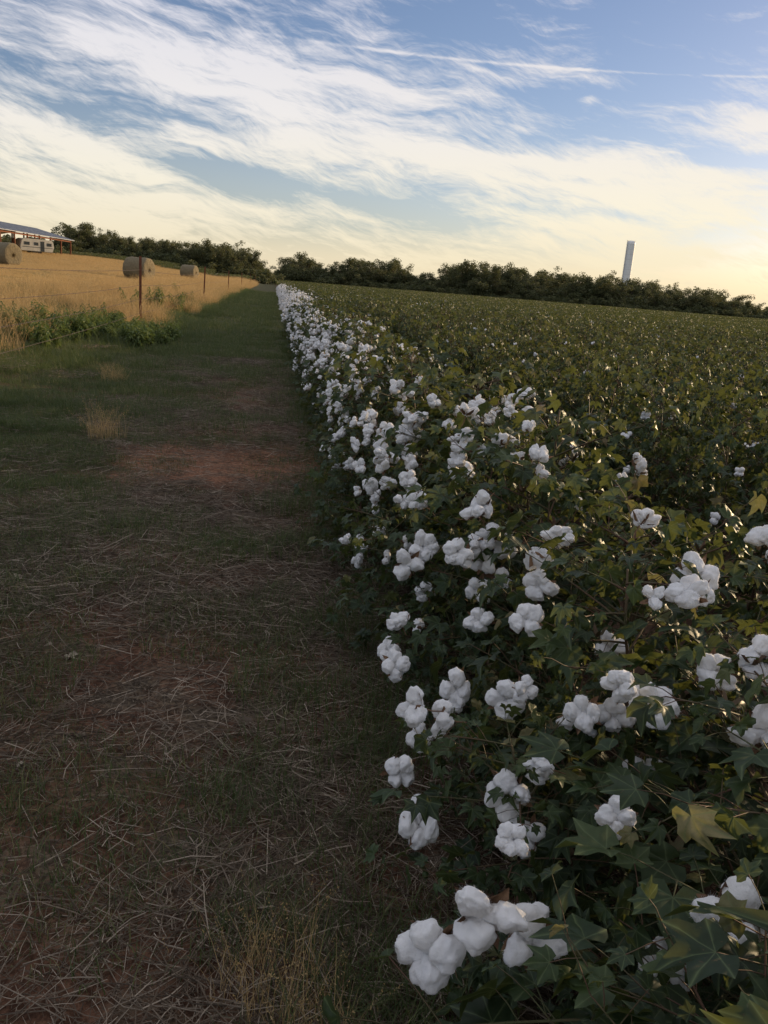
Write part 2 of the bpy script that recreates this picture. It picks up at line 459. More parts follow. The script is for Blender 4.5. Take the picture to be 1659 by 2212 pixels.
n0 = t.noise(.7, 5, .6, gp); n1 = t.noise(3.5, 6, .65, gp); n2 = t.noise(45, 6, .7, gp); n3 = t.noise(.12, 4, .6, gp)
soil = t.mix(t.mr(n1, .35, .65), (.145,.074,.046), (.225,.12,.072))
soil = t.mix(t.mr(n2, .4, .62), t.mix(1.0, soil, (.45,.45,.45), 'MULTIPLY'), soil)
lit = t.mix(t.mr(n2, .4, .6), (.065,.048,.034), (.17,.13,.085))
gr = t.mix(t.mr(n2, .35, .65), (.035,.043,.018), (.078,.088,.038))
c = t.mix(t.mr(t.math('ADD', n1, t.math('MULTIPLY', n0, .6)), .74, .94), soil, lit)
gm = t.mr(t.math('ADD', X, t.math('MULTIPLY', n0, 2.0)), .2, -1.2)
gm = t.math('MULTIPLY', gm, t.mr(n1, .38, .6, .2, 1))
gm = t.math('MAXIMUM', gm, t.math('MULTIPLY', t.mr(Y, 9, 18), .8))
c = t.mix(gm, c, gr)
pv = t.node('ShaderNodeMapping', vector_type='TEXTURE'); t.l.new(gp, pv.inputs[0]); pv.inputs['Location'].default_value = (-.45, 6.95, 0); pv.inputs['Scale'].default_value = (1.1, .8, 1000)
ln = t.node('ShaderNodeVectorMath', operation='LENGTH'); t.l.new(pv.outputs[0], ln.inputs[0])
pm = t.mr(t.math('ADD', ln.outputs['Value'], t.math('MULTIPLY', t.math('SUBTRACT', n1, .5), 3.2)), 1.35, .45, 0, .9)
c = t.mix(pm, c, t.mix(t.mr(n2, .35, .65), (.13,.062,.038), (.36,.175,.095)))
gold = t.mix(t.mr(n3, .4, .6), (.46,.29,.11), (.3,.21,.085))
gold = t.mix(t.mr(n0, .35, .65), gold, t.mix(1.0, gold, (.75,.8,.65), 'MULTIPLY'))
gold = t.mix(t.mr(n1, .3, .7), gold, t.mix(1.0, gold, (.6,.62,.55), 'MULTIPLY'))
fm = t.mr(t.math('ADD', X, t.math('MULTIPLY', t.math('SUBTRACT', n0, .5), 6)), -3.0, -7.5)
c = t.mix(fm, c, gold)
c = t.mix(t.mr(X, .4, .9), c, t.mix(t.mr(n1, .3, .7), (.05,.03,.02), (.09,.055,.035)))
c = t.mix(t.mr(Y, 250, 300), c, (.12,.12,.05))
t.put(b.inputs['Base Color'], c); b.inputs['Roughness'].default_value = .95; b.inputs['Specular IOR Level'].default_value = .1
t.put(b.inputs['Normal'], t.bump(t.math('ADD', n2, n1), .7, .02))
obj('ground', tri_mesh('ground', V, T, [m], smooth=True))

# ------------------------------------------------------------ grass protos
def blades(seed, n, rad, lmin, lmax, w, tint0=0, tint1=1, flop=.8, heads=False, m=0):
    global R
    R = random.Random(seed); acc = Acc()
    for i in range(n):
        r = rad*math.sqrt(R.random()); a = R.uniform(0, 6.28); p = np.array([r*math.cos(a), r*math.sin(a), -.005])
        az = R.uniform(0, 6.28); L = R.uniform(lmin, lmax); f = R.uniform(.15, flop); d = np.array([math.cos(az), math.sin(az), 0])
        s = np.array([-math.sin(az+R.uniform(-.6,.6)), math.cos(az), 0]); V = []; q = p.copy(); ang = R.uniform(0, .35)
        ns = 4; ww = w*R.uniform(.7, 1.3)
        for k in range(ns):
            V += [q - s*ww*(1-k/ns), q + s*ww*(1-k/ns)]
            q = q + (d*math.sin(ang) + np.array([0, 0, math.cos(ang)]))*L/ns; ang += f*.75
        V.append(q); T = []
        for k in range(ns-1): T += [(2*k, 2*k+1, 2*k+3), (2*k, 2*k+3, 2*k+2)]
        T.append((2*ns-2, 2*ns-1, 2*ns))
        ti = R.uniform(tint0, tint1); acc.add(V, T, m, ti)
        if heads and R.random() < .6:
            for h in range(7):
                hp = q - (d*math.sin(ang)*.5+np.array([0,0,.8]))*L*.03*h + np.array([R.gauss(0,.006), R.gauss(0,.006), 0])
                u = np.array([R.gauss(0,1), R.gauss(0,1), R.gauss(0,1)])*.006
                acc.add([hp, hp+u, hp+np.array([0,0,.014])], [(0,1,2)], m, ti)
    return acc
P_g = [obj('grass_tuft', blades(600+i, 230, .26, .04, .12, .0016, 0, 1, .9).mesh('grass_tuft', [M_grass]), link=False) for i in range(5)]
P_gl = [obj('long_grass_tuft', blades(620+i, 170, .25, .1, .26, .002, 0, .88, .8).mesh('long_grass_tuft', [M_grass]), link=False) for i in range(3)]
P_d = [obj('dry_tuft', blades(640+i, 130, .28, .2, .66, .0022, 0, 1, .4, True).mesh('dry_tuft', [M_dry]), link=False) for i in range(4)]
P_st = [obj('stubble', blades(660+i, 150, .45, .07, .17, .003, .1, .9, .5).mesh('stubble', [M_dry]), link=False) for i in range(3)]

def straw(seed, n=340, rad=.55):
    global R
    R = random.Random(seed); acc = Acc()
    for i in range(n):
        r = rad*math.sqrt(R.random()); a = R.uniform(0, 6.28); az = R.uniform(0, 3.14)
        L = R.choice([.03, .05, .05, .08, .12, .17])*R.uniform(.6, 1.3); ti = R.gauss(0, .09)
        c = np.array([r*math.cos(a), r*math.sin(a), R.uniform(.003, .02)+abs(ti)*L*.4]); d = np.array([math.cos(az), math.sin(az), ti])
        bend = np.array([-math.sin(az), math.cos(az), 0])*R.gauss(0, .06)*L
        w = R.uniform(.0006, .0018)
        V, T = tube([c-d*L/2, c+bend, c+d*L/2], [w, w, w*.6], 3, False); acc.add(V, T, 0, min(1, R.random()**1.4))
    return acc
P_straw = [obj('straw_patch', straw(680+i).mesh('straw_patch', [M_straw]), link=False) for i in range(6)]

def nz(x, y, s, o=0): return noise.fractal(Vector((x*s, y*s, o)), .8, 2.1, 4)
def band(n, x0, x1, y0, y1, mask, s0, s1, lists, zoff=0, tilt=.1):
    for _ in range(n):
        x = R.uniform(x0, x1); y = R.uniform(y0, y1)
        if R.random() > mask(x, y): continue
        lists[0].append((x, y, gz(x, y)+zoff)); lists[1].append((R.uniform(-tilt,tilt), R.uniform(-tilt,tilt), R.uniform(0, 6.28)))
        lists[2].append(R.uniform(s0, s1))
def bare(x, y): return math.exp(-(((x+.45)/1.1)**2 + ((y-6.95)/.7)**2)**2)*max(0, min(1, .75+1.5*nz(x, y, 1.6, 31)))
def gmask(x, y):
    v = .42 + .85*nz(x, y, .8) + .3*nz(x, y, 3, 4)
    v += .65*sstep(-.5, -1.7, x) + .5*sstep(4.5, 8.5, y) - .4*sstep(-.2, .15, x) - .35*sstep(4.5, 2.5, y)*sstep(-2.0, -1, x)
    v -= .1*sstep(3.5, 1.5, y)
    return max(0, min(1, v - 1.3*bare(x, y)))
R = random.Random(33)
g = ([], [], [])
band(2100, -5, .4, .9, 8, gmask, .5, 1.05, g)
band(1600, -8, .5, 8, 22, gmask, .9, 1.4, g, 0)
band(2000, -8, .6, 22, 90, lambda x, y: .9 if x > -3.2 else .45, 1.6, 2.6, g)
scatter('grass', P_g, *g); print('grass', len(g[0]))
R = random.Random(34)
g = ([], [], [])
def lmask(x, y): return max(0, min(1, .12 + 1.3*nz(x, y, .55, 8) + .5*sstep(-1.4, -3, x))) * (1-min(1, 2*bare(x, y)))
band(680, -5, -1.0, 3, 12, lmask, .5, .95, g)
band(620, -8, -1.8, 12, 30, lmask, .8, 1.5, g)
band(400, -4.2, -2.0, 30, 90, lambda x, y: .7, 1.4, 2.4, g)
band(60, -.1, .5, 1, 6, lambda x, y: .5, .5, .8, g)
band(160, .35, .75, 2, 25, lambda x, y: .8, .6, .9, g)
scatter('long_grass', P_gl, *g)
R = random.Random(35)
g = ([], [], [])
def smask(x, y): return max(.05, min(1, .75 + 1.0*nz(x, y, 1.1, 12) - .75*sstep(-1.2, -2.3, x)*sstep(2.5, 5, y)*1.0 - .35*sstep(6, 11, y))) * (1-.8*bare(x, y))
band(580, -3.8, .8, .9, 6, smask, .7, 1.1, g, .002, .03)
band(600, -4, .8, 6, 16, smask, .8, 1.3, g, .002, .03)
scatter('straw_litter', P_straw, *g)
R = random.Random(36)
g = ([], [], [])
band(1150, -7.5, -2.7, 19, 60, lambda x, y: min(1, max(0, .45 + 1.6*nz(x, y, .45, 20) - .3*sstep(-3.2, -2.6, x))), .55, 1.35, g)
band(800, -6.6, -2.8, 60, 160, lambda x, y: .8, .8, 1.7, g)
band(460, -9, -3.7, 8, 19, lambda x, y: min(1, max(0, .42 + 1.5*nz(x, y, .5, 20))), .5, 1.1, g)
for x, y, s in [(-1.4, 7.5, .6), (-1.5, 7.7, .55), (-3.0, 8.8, .5), (-2.1, 11.5, .45), (-2.2, 11.9, .4), (-2.0, 11.6, .4), (.05, 1.45, .4), (.15, 1.3, .35), (-3.3, 6.6, .35), (-3.0, 6.2, .3)]:
    g[0].append((x, y, gz(x, y))); g[1].append((0, 0, R.uniform(0, 6))); g[2].append(s)
scatter('dry_grass', P_d, *g)
R = random.Random(37)
g = ([], [], [])
band(5200, -45, -4.6, 9, 80, lambda x, y: 1 if x > -.45*y - 3 else .1, .8, 1.5, g)
band(3500, -60, -4.6, 80, 190, lambda x, y: 1, 1.6, 3.0, g)
scatter('hay_stubble', P_st, *g)

acc = Acc()
R = random.Random(40)
for i in range(200):
    x = R.uniform(-2.2, .75); y = R.uniform(1, 9)
    add_leaf(acc, (x, y, gz(x, y)+.012), R.uniform(0, 6.28), R.uniform(-.3,.3), R.uniform(-.4,.4), R.uniform(.015, .045), R.random(), 0, R.choice([LT, LW, LW]))
obj('fallen_leaves', acc.mesh('fallen_leaves', [M_straw]))

def weed(seed):
    global R
    R = random.Random(seed); acc = Acc()
    for s in range(9):
        az = R.uniform(0, 6.28); H = R.uniform(.3, .62); ln = R.uniform(.05, .3)
        pts = [np.array([math.cos(az)*ln*k/5, math.sin(az)*ln*k/5, H*k/5]) for k in range(6)]
        V, T = tube(pts, [.005,.0045,.004,.003,.0025,.002], 4, False); acc.add(V, T, 0, .3)
        for k in range(20):
            f = .15 + .85*k/19; p = pts[0] + (pts[-1]-pts[0])*f; a = k*2.4
            add_leaf(acc, p, a, R.uniform(-.5, .7), R.uniform(-.3,.3), R.uniform(.1, .19)*(1.15-.5*f), R.random(), 0, LW, R.uniform(.5, 1.1), .4)
    return acc
P_w = [obj('weed', weed(700+i).mesh('weed', [M_weed]), link=False) for i in range(4)]
R = random.Random(41)
g = ([], [], [])
band(44, -3.9, -2.1, 16.0, 20, lambda x, y: .9, .5, .9, g)
band(34, -5.4, -3.4, 13.5, 17, lambda x, y: .8, .5, .9, g)
band(10, -5, -3.2, 25, 40, lambda x, y: .8, .8, 1.2, g)
scatter('weeds', P_w, *g)

# ------------------------------------------------------------ fence
M_rust = simple('rusty_steel', (.22,.075,.035), (.13,.05,.03), 30, .85)
M_wire = simple('fence_wire', (.15,.12,.1), (.1,.06,.04), 20, .6, .6)
fence = bpy.data.objects.new('barbed_wire_fence', None); COL.objects.link(fence)
FX = -3.12
ys_p = [4.0, 21.0, 40, 62, 88, 120, 155]
for i, y in enumerate(ys_p):
    a = Acc(); z = gz(FX, y); H = 1.66
    a.add(*box(0, 0, H/2-.15, .06, .012, H+.3)); a.add(*box(0, .026, H/2-.15, .012, .04, H+.3))
    for k in range(24): a.add(*box(0, -.011, .1+k*.062, .026, .01, .02))
    a.add(*box(0, .05, .05, .16, .006, .16))
    o = obj('post_%d' % (i+1), a.mesh('post', [M_rust]), fence, loc=(FX, y, z))
    o.rotation_euler = (R.uniform(-.02,.02), R.uniform(-.03,.03), R.uniform(-.3,.3))
a = Acc()
for h in (.35, .68, 1.0, 1.35):
    P = []; yy = [-4] + ys_p
    for i in range(len(yy)-1):
        for k in range(8):
            y = yy[i] + (yy[i+1]-yy[i])*k/8; s = k/8
            P.append((FX, y, gz(FX, yy[i])*(1-s)+gz(FX, yy[i+1])*s + h - .08*4*s*(1-s)*(1 if h>.5 else .6)))
    a.add(*tube(P, .003, 4, False))
    for y in np.arange(6, 40, .25):
        j = max(0, [q for q in range(len(yy)-1) if yy[q] <= y][-1]); s = (y-yy[j])/(yy[j+1]-yy[j])
        z = gz(FX, yy[j])*(1-s)+gz(FX, yy[j+1])*s + h - .32*s*(1-s)*(1 if h>.5 else .6)
        a.add(*tube([(FX-.012, y, z-.01), (FX+.012, y+.004, z+.012)], .0015, 3, False))
obj('wires', a.mesh('wires', [M_wire]), fence)

# ------------------------------------------------------------ hay bales
m, t, b = mat('hay'); M_hay = m
tc = t.node('ShaderNodeTexCoord').outputs['Object']
mp = t.node('ShaderNodeMapping'); t.l.new(tc, mp.inputs[0]); mp.inputs['Scale'].default_value = (14, 3, 3)
nn = t.noise(3, 6, .7, mp.outputs[0]); n2 = t.noise(9, 6, .7, tc)
c = t.mix(t.mr(nn, .3, .7), (.13,.105,.06), (.28,.22,.125)); c = t.mix(t.mr(n2, .3, .7, 0, .6), c, (.17,.14,.085))
t.put(b.inputs['Base Color'], c); b.inputs['Roughness'].default_value = 1; t.put(b.inputs['Normal'], t.bump(t.math('ADD', nn, n2), .9, .05))
def bale(x, y, ang, s=1.0):
    V = []; T = []; prof = [(-.78, 0), (-.77, .25), (-.78, .5), (-.77, .68), (-.73, .74), (-.62, .765)] + [(-.6+.1*k, .765+.008*math.sin(k*2.1)) for k in range(1, 12)] + [(.62, .765), (.73, .74), (.77, .68), (.78, .5), (.765, .25), (.78, 0)]
    n = 56
    for px, pr in prof:
        for k in range(n):
            th = 2*math.pi*k/n; q = 1 + .02*noise.noise(Vector((px*3, math.cos(th)*2, math.sin(th)*2+x)))
            if pr > .6: q += .008*math.sin(k*5.3+px*9)
            yy = math.cos(th)*pr*q; zz = math.sin(th)*pr*q
            zz = zz*(.96 if zz < 0 else 1.0); 
            if zz < -.66: zz = -.66 - (abs(zz)-.66)*.3
            V.append((px + (.02*noise.noise(Vector((yy*6, zz*6, px))) if abs(px) > .7 else 0), yy, zz))
    for i in range(len(prof)-1):
        for k in range(n):
            a0 = i*n+k; a1 = i*n+(k+1) % n; T += [(a0, a1+n, a1), (a0, a0+n, a1+n)]
    me = tri_mesh('round_hay_bale', V, T, [M_hay], smooth=True)
    o = obj('round_hay_bale', me, loc=(x, y, gz(x, y)+.66*s)); o.rotation_euler = (0, 0, ang); o.scale = (s, s, s)
bale(-9, 60, math.radians(-24), 1.05); bale(-9.3, 98.5, math.radians(-20), 1.05); bale(-18.0, 61.3, math.radians(-32), 1.05)

# ------------------------------------------------------------ trees
def leafcloud(acc, c, r, n, s0, s1, tint):
    D = RG.normal(size=(n, 3)); D /= np.linalg.norm(D, axis=1)[:, None]; D *= (RG.rand(n, 1)**.45)*r*(1, 1, .85)
    C = c + D; C[:, 2] = np.abs(C[:, 2])
    U = RG.normal(size=(n, 3)); U /= np.linalg.norm(U, axis=1)[:, None]; W2 = np.cross(U, RG.normal(size=(n, 3))); W2 /= np.linalg.norm(W2, axis=1)[:, None]
    s = RG.uniform(s0, s1, (n, 1))
    V = np.stack([C-U*s, C+W2*s*.6, C+U*s, C-W2*s*.6], 1).reshape(-1, 3)
    k = np.arange(n)*4; T = np.concatenate([np.stack([k, k+1, k+2], 1), np.stack([k, k+2, k+3], 1)])
    acc.add(V, T, 0, np.clip(tint + RG.uniform(-.2, .2, n).repeat(4), 0, 1))
def tree(seed, H=8.0):
    global R
    R = random.Random(seed); acc = Acc()
    th = H*R.uniform(.15, .22)
    P = [np.array([R.uniform(-.08,.08)*k, R.uniform(-.08,.08)*k, th*k/3 - .1]) for k in range(4)]
    acc.add(*tube(P, [H*.035, H*.03, H*.026, H*.022], 7), 1)
    W = H*R.uniform(.38, .5); clumps = []
    for i in range(R.randint(9, 12)):
        az = i*2.4+R.uniform(-.5,.5); el = R.uniform(.3, 1.45); L = (H*.93-th)*R.uniform(.7, 1.0)*(1 if el > .8 else .72)
        d = np.array([math.cos(az)*math.cos(el), math.sin(az)*math.cos(el), math.sin(el)])
        pts = [P[-1] + d*L*k/4 + np.array([R.gauss(0,.1), R.gauss(0,.1), R.gauss(0,.1)])*k*.5 for k in range(5)]
        acc.add(*tube(pts, [H*.016, H*.013, H*.009, H*.006, H*.003], 5, False), 1)
        for k in (1, 2, 3, 4):
            for j in range(R.choice([2, 3])):
                o = np.array([R.gauss(0,1), R.gauss(0,1), R.gauss(0,.7)])*H*.075
                c = pts[k] + o; clumps.append((c, H*R.uniform(.07, .13)))
                acc.add(*tube([pts[k], (pts[k]+c)/2+np.array([0,0,.1]), c], [H*.005, H*.003, H*.0015], 4, False), 1)
    for i in range(12):
        az = R.uniform(0, 6.28); clumps.append((np.array([math.cos(az)*W*.6, math.sin(az)*W*.6, th*R.uniform(.4, 1.7)]), H*R.uniform(.08, .13)))
    for c, r in clumps: leafcloud(acc, c, r, int(80*(r/(H*.1))**2), .09*H/8, .18*H/8, R.uniform(.1, .9))
    return acc
P_t = [obj('tree', tree(800+i).mesh('tree', [M_tree, M_bark]), link=False) for i in range(8)]
def bush(seed):
    global R
    R = random.Random(seed); acc = Acc()
    for i in range(14):
        c = np.array([R.gauss(0, 1.1), R.gauss(0, 1.0), R.uniform(.3, 2.0)]); r = R.uniform(.5, .95)
        acc.add(*tube([(c[0]*.2, c[1]*.2, 0), c*.6, c], [.08, .05, .02], 4, False), 1)
        leafcloud(acc, c, r, 110, .1, .2, R.uniform(.1, .8))
    return acc
P_b = [obj('bush', bush(850+i).mesh('bush', [M_tree, M_bark]), link=False) for i in range(4)]
R = random.Random(50)
tabR = [(.4,34),(1.2,52),(1.9,62),(3,54),(3.8,28),(4.6,52),(6,58),(8,64),(9.5,46),(11.2,34),(11.7,58),(13,72),(14.4,78),(16.8,62),(18.5,62),(21.5,62),(24.3,55),(27.1,54),(29.9,46),(31.4,24),(34,32),(40,35),(50,40)]
tabL = [(-30,60),(-13.2,72),(-12.3,84),(-11.1,66),(-8.4,64),(-7,68),(-5.5,55),(-4.1,70),(-2.6,62),(-1.2,54),(-.3,24)]
def env(tab, a): return float(np.interp(a, [q[0] for q in tab], [q[1] for q in tab]))
tp, tr_, ts = [], [], []; bp, br, bs = [], [], []
def plant_tree(a, dist, h):
    x = dist*math.sin(math.radians(a)); y = dist*math.cos(math.radians(a)); z = gz(x, y)
    s = h/8.0; tp.append((x, y, z)); tr_.append((0, 0, R.uniform(0, 6.28))); w = s*R.uniform(.95, 1.3); ts.append((w, w, s))
def plant_bush(a, dist, s):
    x = dist*math.sin(math.radians(a)); y = dist*math.cos(math.radians(a)); bp.append((x, y, gz(x, y))); br.append((0, 0, R.uniform(0, 6.28))); bs.append((s*1.2, s*1.2, s))
a = .5
while a < 50:
    for k in range(2):
        d = R.uniform(262, 290); h = (env(tabR, a)*d/1865 + 1.5)*R.uniform(.75, 1.12)
        plant_tree(a + R.uniform(-.3,.3), d, h)
    plant_bush(a+R.uniform(-.3,.3), R.uniform(258, 264), R.uniform(.8, 1.4)); plant_bush(a+R.uniform(-.3,.3), R.uniform(264, 290), R.uniform(1.4, 2.2))
    a += R.uniform(.42, .75)
a = -28
while a < -.2:
    for k in range(2):
        d = R.uniform(205, 235); x = d*math.sin(math.radians(a)); z = gz(x, d)
        h = (env(tabL, a)*d/1865 + 1.5 - z)*R.uniform(.8, 1.14)
        if a > -13.0 or a < -19: plant_tree(a + R.uniform(-.2,.2), d, max(2.5, h))
    plant_bush(a+R.uniform(-.3,.3), R.uniform(200, 208), R.uniform(.8, 1.3)); plant_bush(a+R.uniform(-.3,.3), R.uniform(208, 235), R.uniform(1.3, 1.9))
    a += R.uniform(.35, .65)
scatter('distant_trees', P_t, tp, tr_, ts); scatter('distant_bushes', P_b, bp, br, bs)
R = random.Random(51)
pts = []; rots = []; scl = []
for ix in range(0, 5):
    for iy in range(0, 5):
        x = -8.5 - ix*8; y = 160 + iy*8; pts.append((x, y, gz(x, y)-.1)); rots.append((0, 0, 0)); scl.append(1.0)
scatter('distant_crop', P_far, pts, rots, scl)

# ------------------------------------------------------------ standpipe
M_white = simple('white_painted_steel', (.8,.8,.79), (.74,.74,.73), .3, .5)
M_steel = simple('galvanised_steel', (.4,.4,.4), (.3,.3,.3), 2, .5, .5)
wt = bpy.data.objects.new('water_standpipe', None); COL.objects.link(wt); wt.location = (235, 552, 0)
a = Acc(); rr = 2.7; Ht = 43
zl = list(np.arange(3, Ht, 3.2))
P = [(0,0,0),(0,0,.5),(0,0,.55)] + [(0,0,z) for z in zl] + [(0,0,Ht),(0,0,Ht+.35),(0,0,Ht+.9)]
rad = [rr+.25, rr+.25, rr] + [rr]*len(zl) + [rr, rr*.75, .2]
a.add(*tube(P, rad, 40)); obj('tank', a.mesh('tank', [M_white], True), wt)
a = Acc()
for z in np.arange(3, Ht, 3.2): a.add(*tube([(0,0,z-.03),(0,0,z+.03)], rr+.03, 40))
la = math.radians(195)
for q in (-.35, .35): a.add(*tube([((rr+.4)*math.cos(la)-q*math.sin(la), (rr+.4)*math.sin(la)+q*math.cos(la), z) for z in (1, Ht+1)], .07, 4))
for z in np.arange(1.5, Ht+1, .9):
    cx, cy = (rr+.75)*math.cos(la), (rr+.75)*math.sin(la)
    a.add(*tube([(cx+.45*math.cos(k*.9), cy+.45*math.sin(k*.9), z) for k in range(8)], .05, 3, False))
for k in range(12):
    th = k*math.pi/6; a.add(*tube([((rr-.1)*math.cos(th), (rr-.1)*math.sin(th), Ht-.1), ((rr-.1)*math.cos(th), (rr-.1)*math.sin(th), Ht+.6)], .05, 4))
a.add(*tube([((rr-.1)*math.cos(k*.2618), (rr-.1)*math.sin(k*.2618), Ht+.6) for k in range(25)], .05, 4, False))
obj('ladder_and_rail', a.mesh('ladder', [M_steel]), wt)

# ------------------------------------------------------------ barn & camper
M_roof = simple('metal_roof', (.36,.37,.39), (.28,.29,.31), 1, .6, 0)
M_wall = simple('barn_wall', (.15,.125,.1), (.1,.085,.07), 2, .8)
barn = bpy.data.objects.new('open_barn', None); COL.objects.link(barn)
bx, by, bl, bd = -33.4, 124, 40, 11
bz = 2.1; barn.location = (bx, by, bz); barn.rotation_euler = (0, 0, math.radians(-3.4))
ev, rdg = 2.75, 4.1
def quadslab(p, th):
    V = [tuple(q) for q in p] + [(q[0], q[1], q[2]-th) for q in p]
    T = [(0,1,2),(0,2,3),(4,6,5),(4,7,6)] + [x for k in range(4) for x in ((k, k+4, (k+1)%4+4), (k, (k+1)%4+4, (k+1)%4))]
    return np.array(V), np.array(T)
a = Acc()
a.add(*quadslab([(.5,-bl/2-.5,ev-.05),(.5,bl/2+.5,ev-.05),(-bd/2,bl/2+.5,rdg),(-bd/2,-bl/2-.5,rdg)], .08))
a.add(*quadslab([(-bd/2,-bl/2-.5,rdg+.01),(-bd/2,bl/2+.5,rdg+.01),(-bd-.5,bl/2+.5,ev-.05),(-bd-.5,-bl/2-.5,ev-.05)], .08))
for k in range(80):
    y = -bl/2-.4 + k*(bl+.8)/79
    a.add(*quadslab([(.5,y,ev),(.5,y+.05,ev),(-bd/2,y+.05,rdg+.05),(-bd/2,y,rdg+.05)], .04))
obj('roof', a.mesh('roof', [M_roof]), barn)
a = Acc()
for k in range(9):
    y = -bl/2 + .1 + k*(bl-.2)/8
    a.add(*box(0, y, ev/2-.3, .2, .2, ev+.5)); a.add(*box(-bd/2, y, rdg/2-.35, .18, .18, rdg+.3))
a.add(*box(.0, 0, ev-.28, .12, bl, .22)); obj('posts', a.mesh('posts', [M_rust]), barn)
a = Acc(); a.add(*box(-bd, 0, ev/2-.35, .08, bl, ev+.5)); a.add(*box(-bd/2-.1, -bl/2-.05, ev/2-.35, bd-.5, .08, ev+.4))
a.add(*box(-bd*.5, -9, ev/2-.35, bd-1, .1, ev+.4)); obj('walls', a.mesh('walls', [M_wall]), barn)

M_glass = simple('dark_window', (.02,.025,.03), (.03,.035,.04), 3, .15, 0, 0, .6)
M_camp = simple('camper_paint', (.6,.55,.44), (.5,.46,.37), 1, .5)
M_tire = simple('tyre_rubber', (.02,.02,.02), (.03,.03,.03), 10, .9)
cam_ = bpy.data.objects.new('camper_trailer', None); COL.objects.link(cam_)
cx, cy = -32.0, 122; cam_.location = (cx, cy, gz(cx, cy)); cam_.rotation_euler = (0, 0, math.radians(40)); cam_.scale = (.85, .85, .8)
bm = bmesh.new()
pr = [(-2.7,.45),(-2.75,1.2),(-2.45,2.2),(-2.1,2.42),(2.2,2.42),(2.6,2.15),(2.75,1.3),(2.45,.45)]
v1 = [bm.verts.new((x, -1.1, z)) for x, z in pr]; v2 = [bm.verts.new((x, 1.1, z)) for x, z in pr]
bm.faces.new(v1); bm.faces.new(v2[::-1])
for k in range(len(pr)): bm.faces.new((v1[(k+1)%8], v1[k], v2[k], v2[(k+1)%8]))
bmesh.ops.bevel(bm, geom=bm.edges[:], offset=.06, segments=2, affect='EDGES'); bmesh.ops.recalc_face_normals(bm, faces=bm.faces[:])
me = bpy.data.meshes.new('body'); bm.to_mesh(me); bm.free(); me.materials.append(M_camp); obj('body', me, cam_)
a = Acc()
for x, w in ((-1.7, .9), (-.2, .7), (1.9, .8)): a.add(*box(x, -1.105, 1.65, w, .03, .5))
a.add(*box(.8, -1.105, 1.3, .65, .02, 1.6)); a.add(*box(0, -1.105, 1.1, 4.9, .02, .08)); obj('windows', a.mesh('windows', [M_glass]), cam_)
a = Acc()
for s in (-1, 1):
    for x in (-.4, .4): a.add(*tube([(x, s*1.0, .35), (x, s*.78, .35)], .34, 18))
a.add(*tube([(2.4, 0, .5), (3.6, 0, .5)], .05, 6)); a.add(*tube([(3.5,0,.5),(3.5,0,0)], .04, 6)); obj('wheels', a.mesh('wheels', [M_tire]), cam_)

# ------------------------------------------------------------ world
w = bpy.data.worlds.new('World'); sc.world = w; w.use_nodes = True
t = NT(w.node_tree); t.n.clear()
out = t.node('ShaderNodeOutputWorld')
sky = t.node('ShaderNodeTexSky', sky_type='NISHITA'); sky.sun_disc = False
sky.sun_elevation = math.radians(SUN_EL); sky.sun_rotation = math.radians(SUN_AZ); sky.air_density = 1.0; sky.dust_density = .6; sky.ozone_density = 2.5
b1 = t.node('ShaderNodeBackground'); t.l.new(t.mix(1.0, sky.outputs[0], (1.04, .94, 1.04), 'MULTIPLY'), b1.inputs[0]); b1.inputs[1].default_value = .12
tc = t.node('ShaderNodeTexCoord').outputs['Generated']
sp = t.node('ShaderNodeSeparateXYZ'); t.l.new(tc, sp.inputs[0])
A = t.math('MULTIPLY', t.math('ARCTAN2', sp.outputs[0], sp.outputs[1]), 57.2958)
E = t.math('MULTIPLY', t.math('ARCSINE', sp.outputs[2]), 57.2958)
cb = t.node('ShaderNodeCombineXYZ'); t.l.new(A, cb.inputs[0]); t.l.new(E, cb.inputs[1]); AE = cb.outputs[0]
wn = t.node('ShaderNodeTexNoise'); wn.inputs['Scale'].default_value = .11; wn.inputs['Detail'].default_value = 4; t.l.new(AE, wn.inputs['Vector'])
wv = t.node('ShaderNodeVectorMath', operation='MULTIPLY_ADD'); t.l.new(wn.outputs['Color'], wv.inputs[0]); wv.inputs[1].default_value = (5, 3.0, 0); t.l.new(AE, wv.inputs[2])
def mapped(vec, rot, sx_, sy_, loc=(0,0,0)):
    q = t.node('ShaderNodeMapping'); t.l.new(vec, q.inputs[0]); q.inputs['Rotation'].default_value = (0, 0, math.radians(rot)); q.inputs['Scale'].default_value = (1,1,1)
    q2 = t.node('ShaderNodeMapping'); t.l.new(q.outputs[0], q2.inputs[0]); q2.inputs['Scale'].default_value = (sx_, sy_, 1); q2.inputs['Location'].default_value = loc
    return q2.outputs[0]
nA = t.noise(1, 10, .64, mapped(wv.outputs[0], 8, .14, .8), .4)
nB = t.noise(1, 6, .6, mapped(wv.outputs[0], 6, .07, .4, (4, 2, 0)), .3)
nC = t.noise(1, 8, .75, mapped(wv.outputs[0], 24, .6, 3.6, (1, 7, 0)), .3)
def blob(a, e, ra, re, wgt, tilt=-2):
    q = t.node('ShaderNodeMapping', vector_type='TEXTURE'); t.l.new(AE, q.inputs[0]); q.inputs['Location'].default_value = (a, e, 0)
    q.inputs['Rotation'].default_value = (0, 0, math.radians(tilt)); q.inputs['Scale'].default_value = (ra, re, 1)
    dp = t.node('ShaderNodeVectorMath', operation='DOT_PRODUCT'); t.l.new(q.outputs[0], dp.inputs[0]); t.l.new(q.outputs[0], dp.inputs[1])
    return t.math('MULTIPLY', t.math('POWER', 2.71828, t.math('MULTIPLY', dp.outputs['Value'], -1.0)), wgt)
cov = t.mr(E, 0, 16, .72, .34, 'LINEAR')
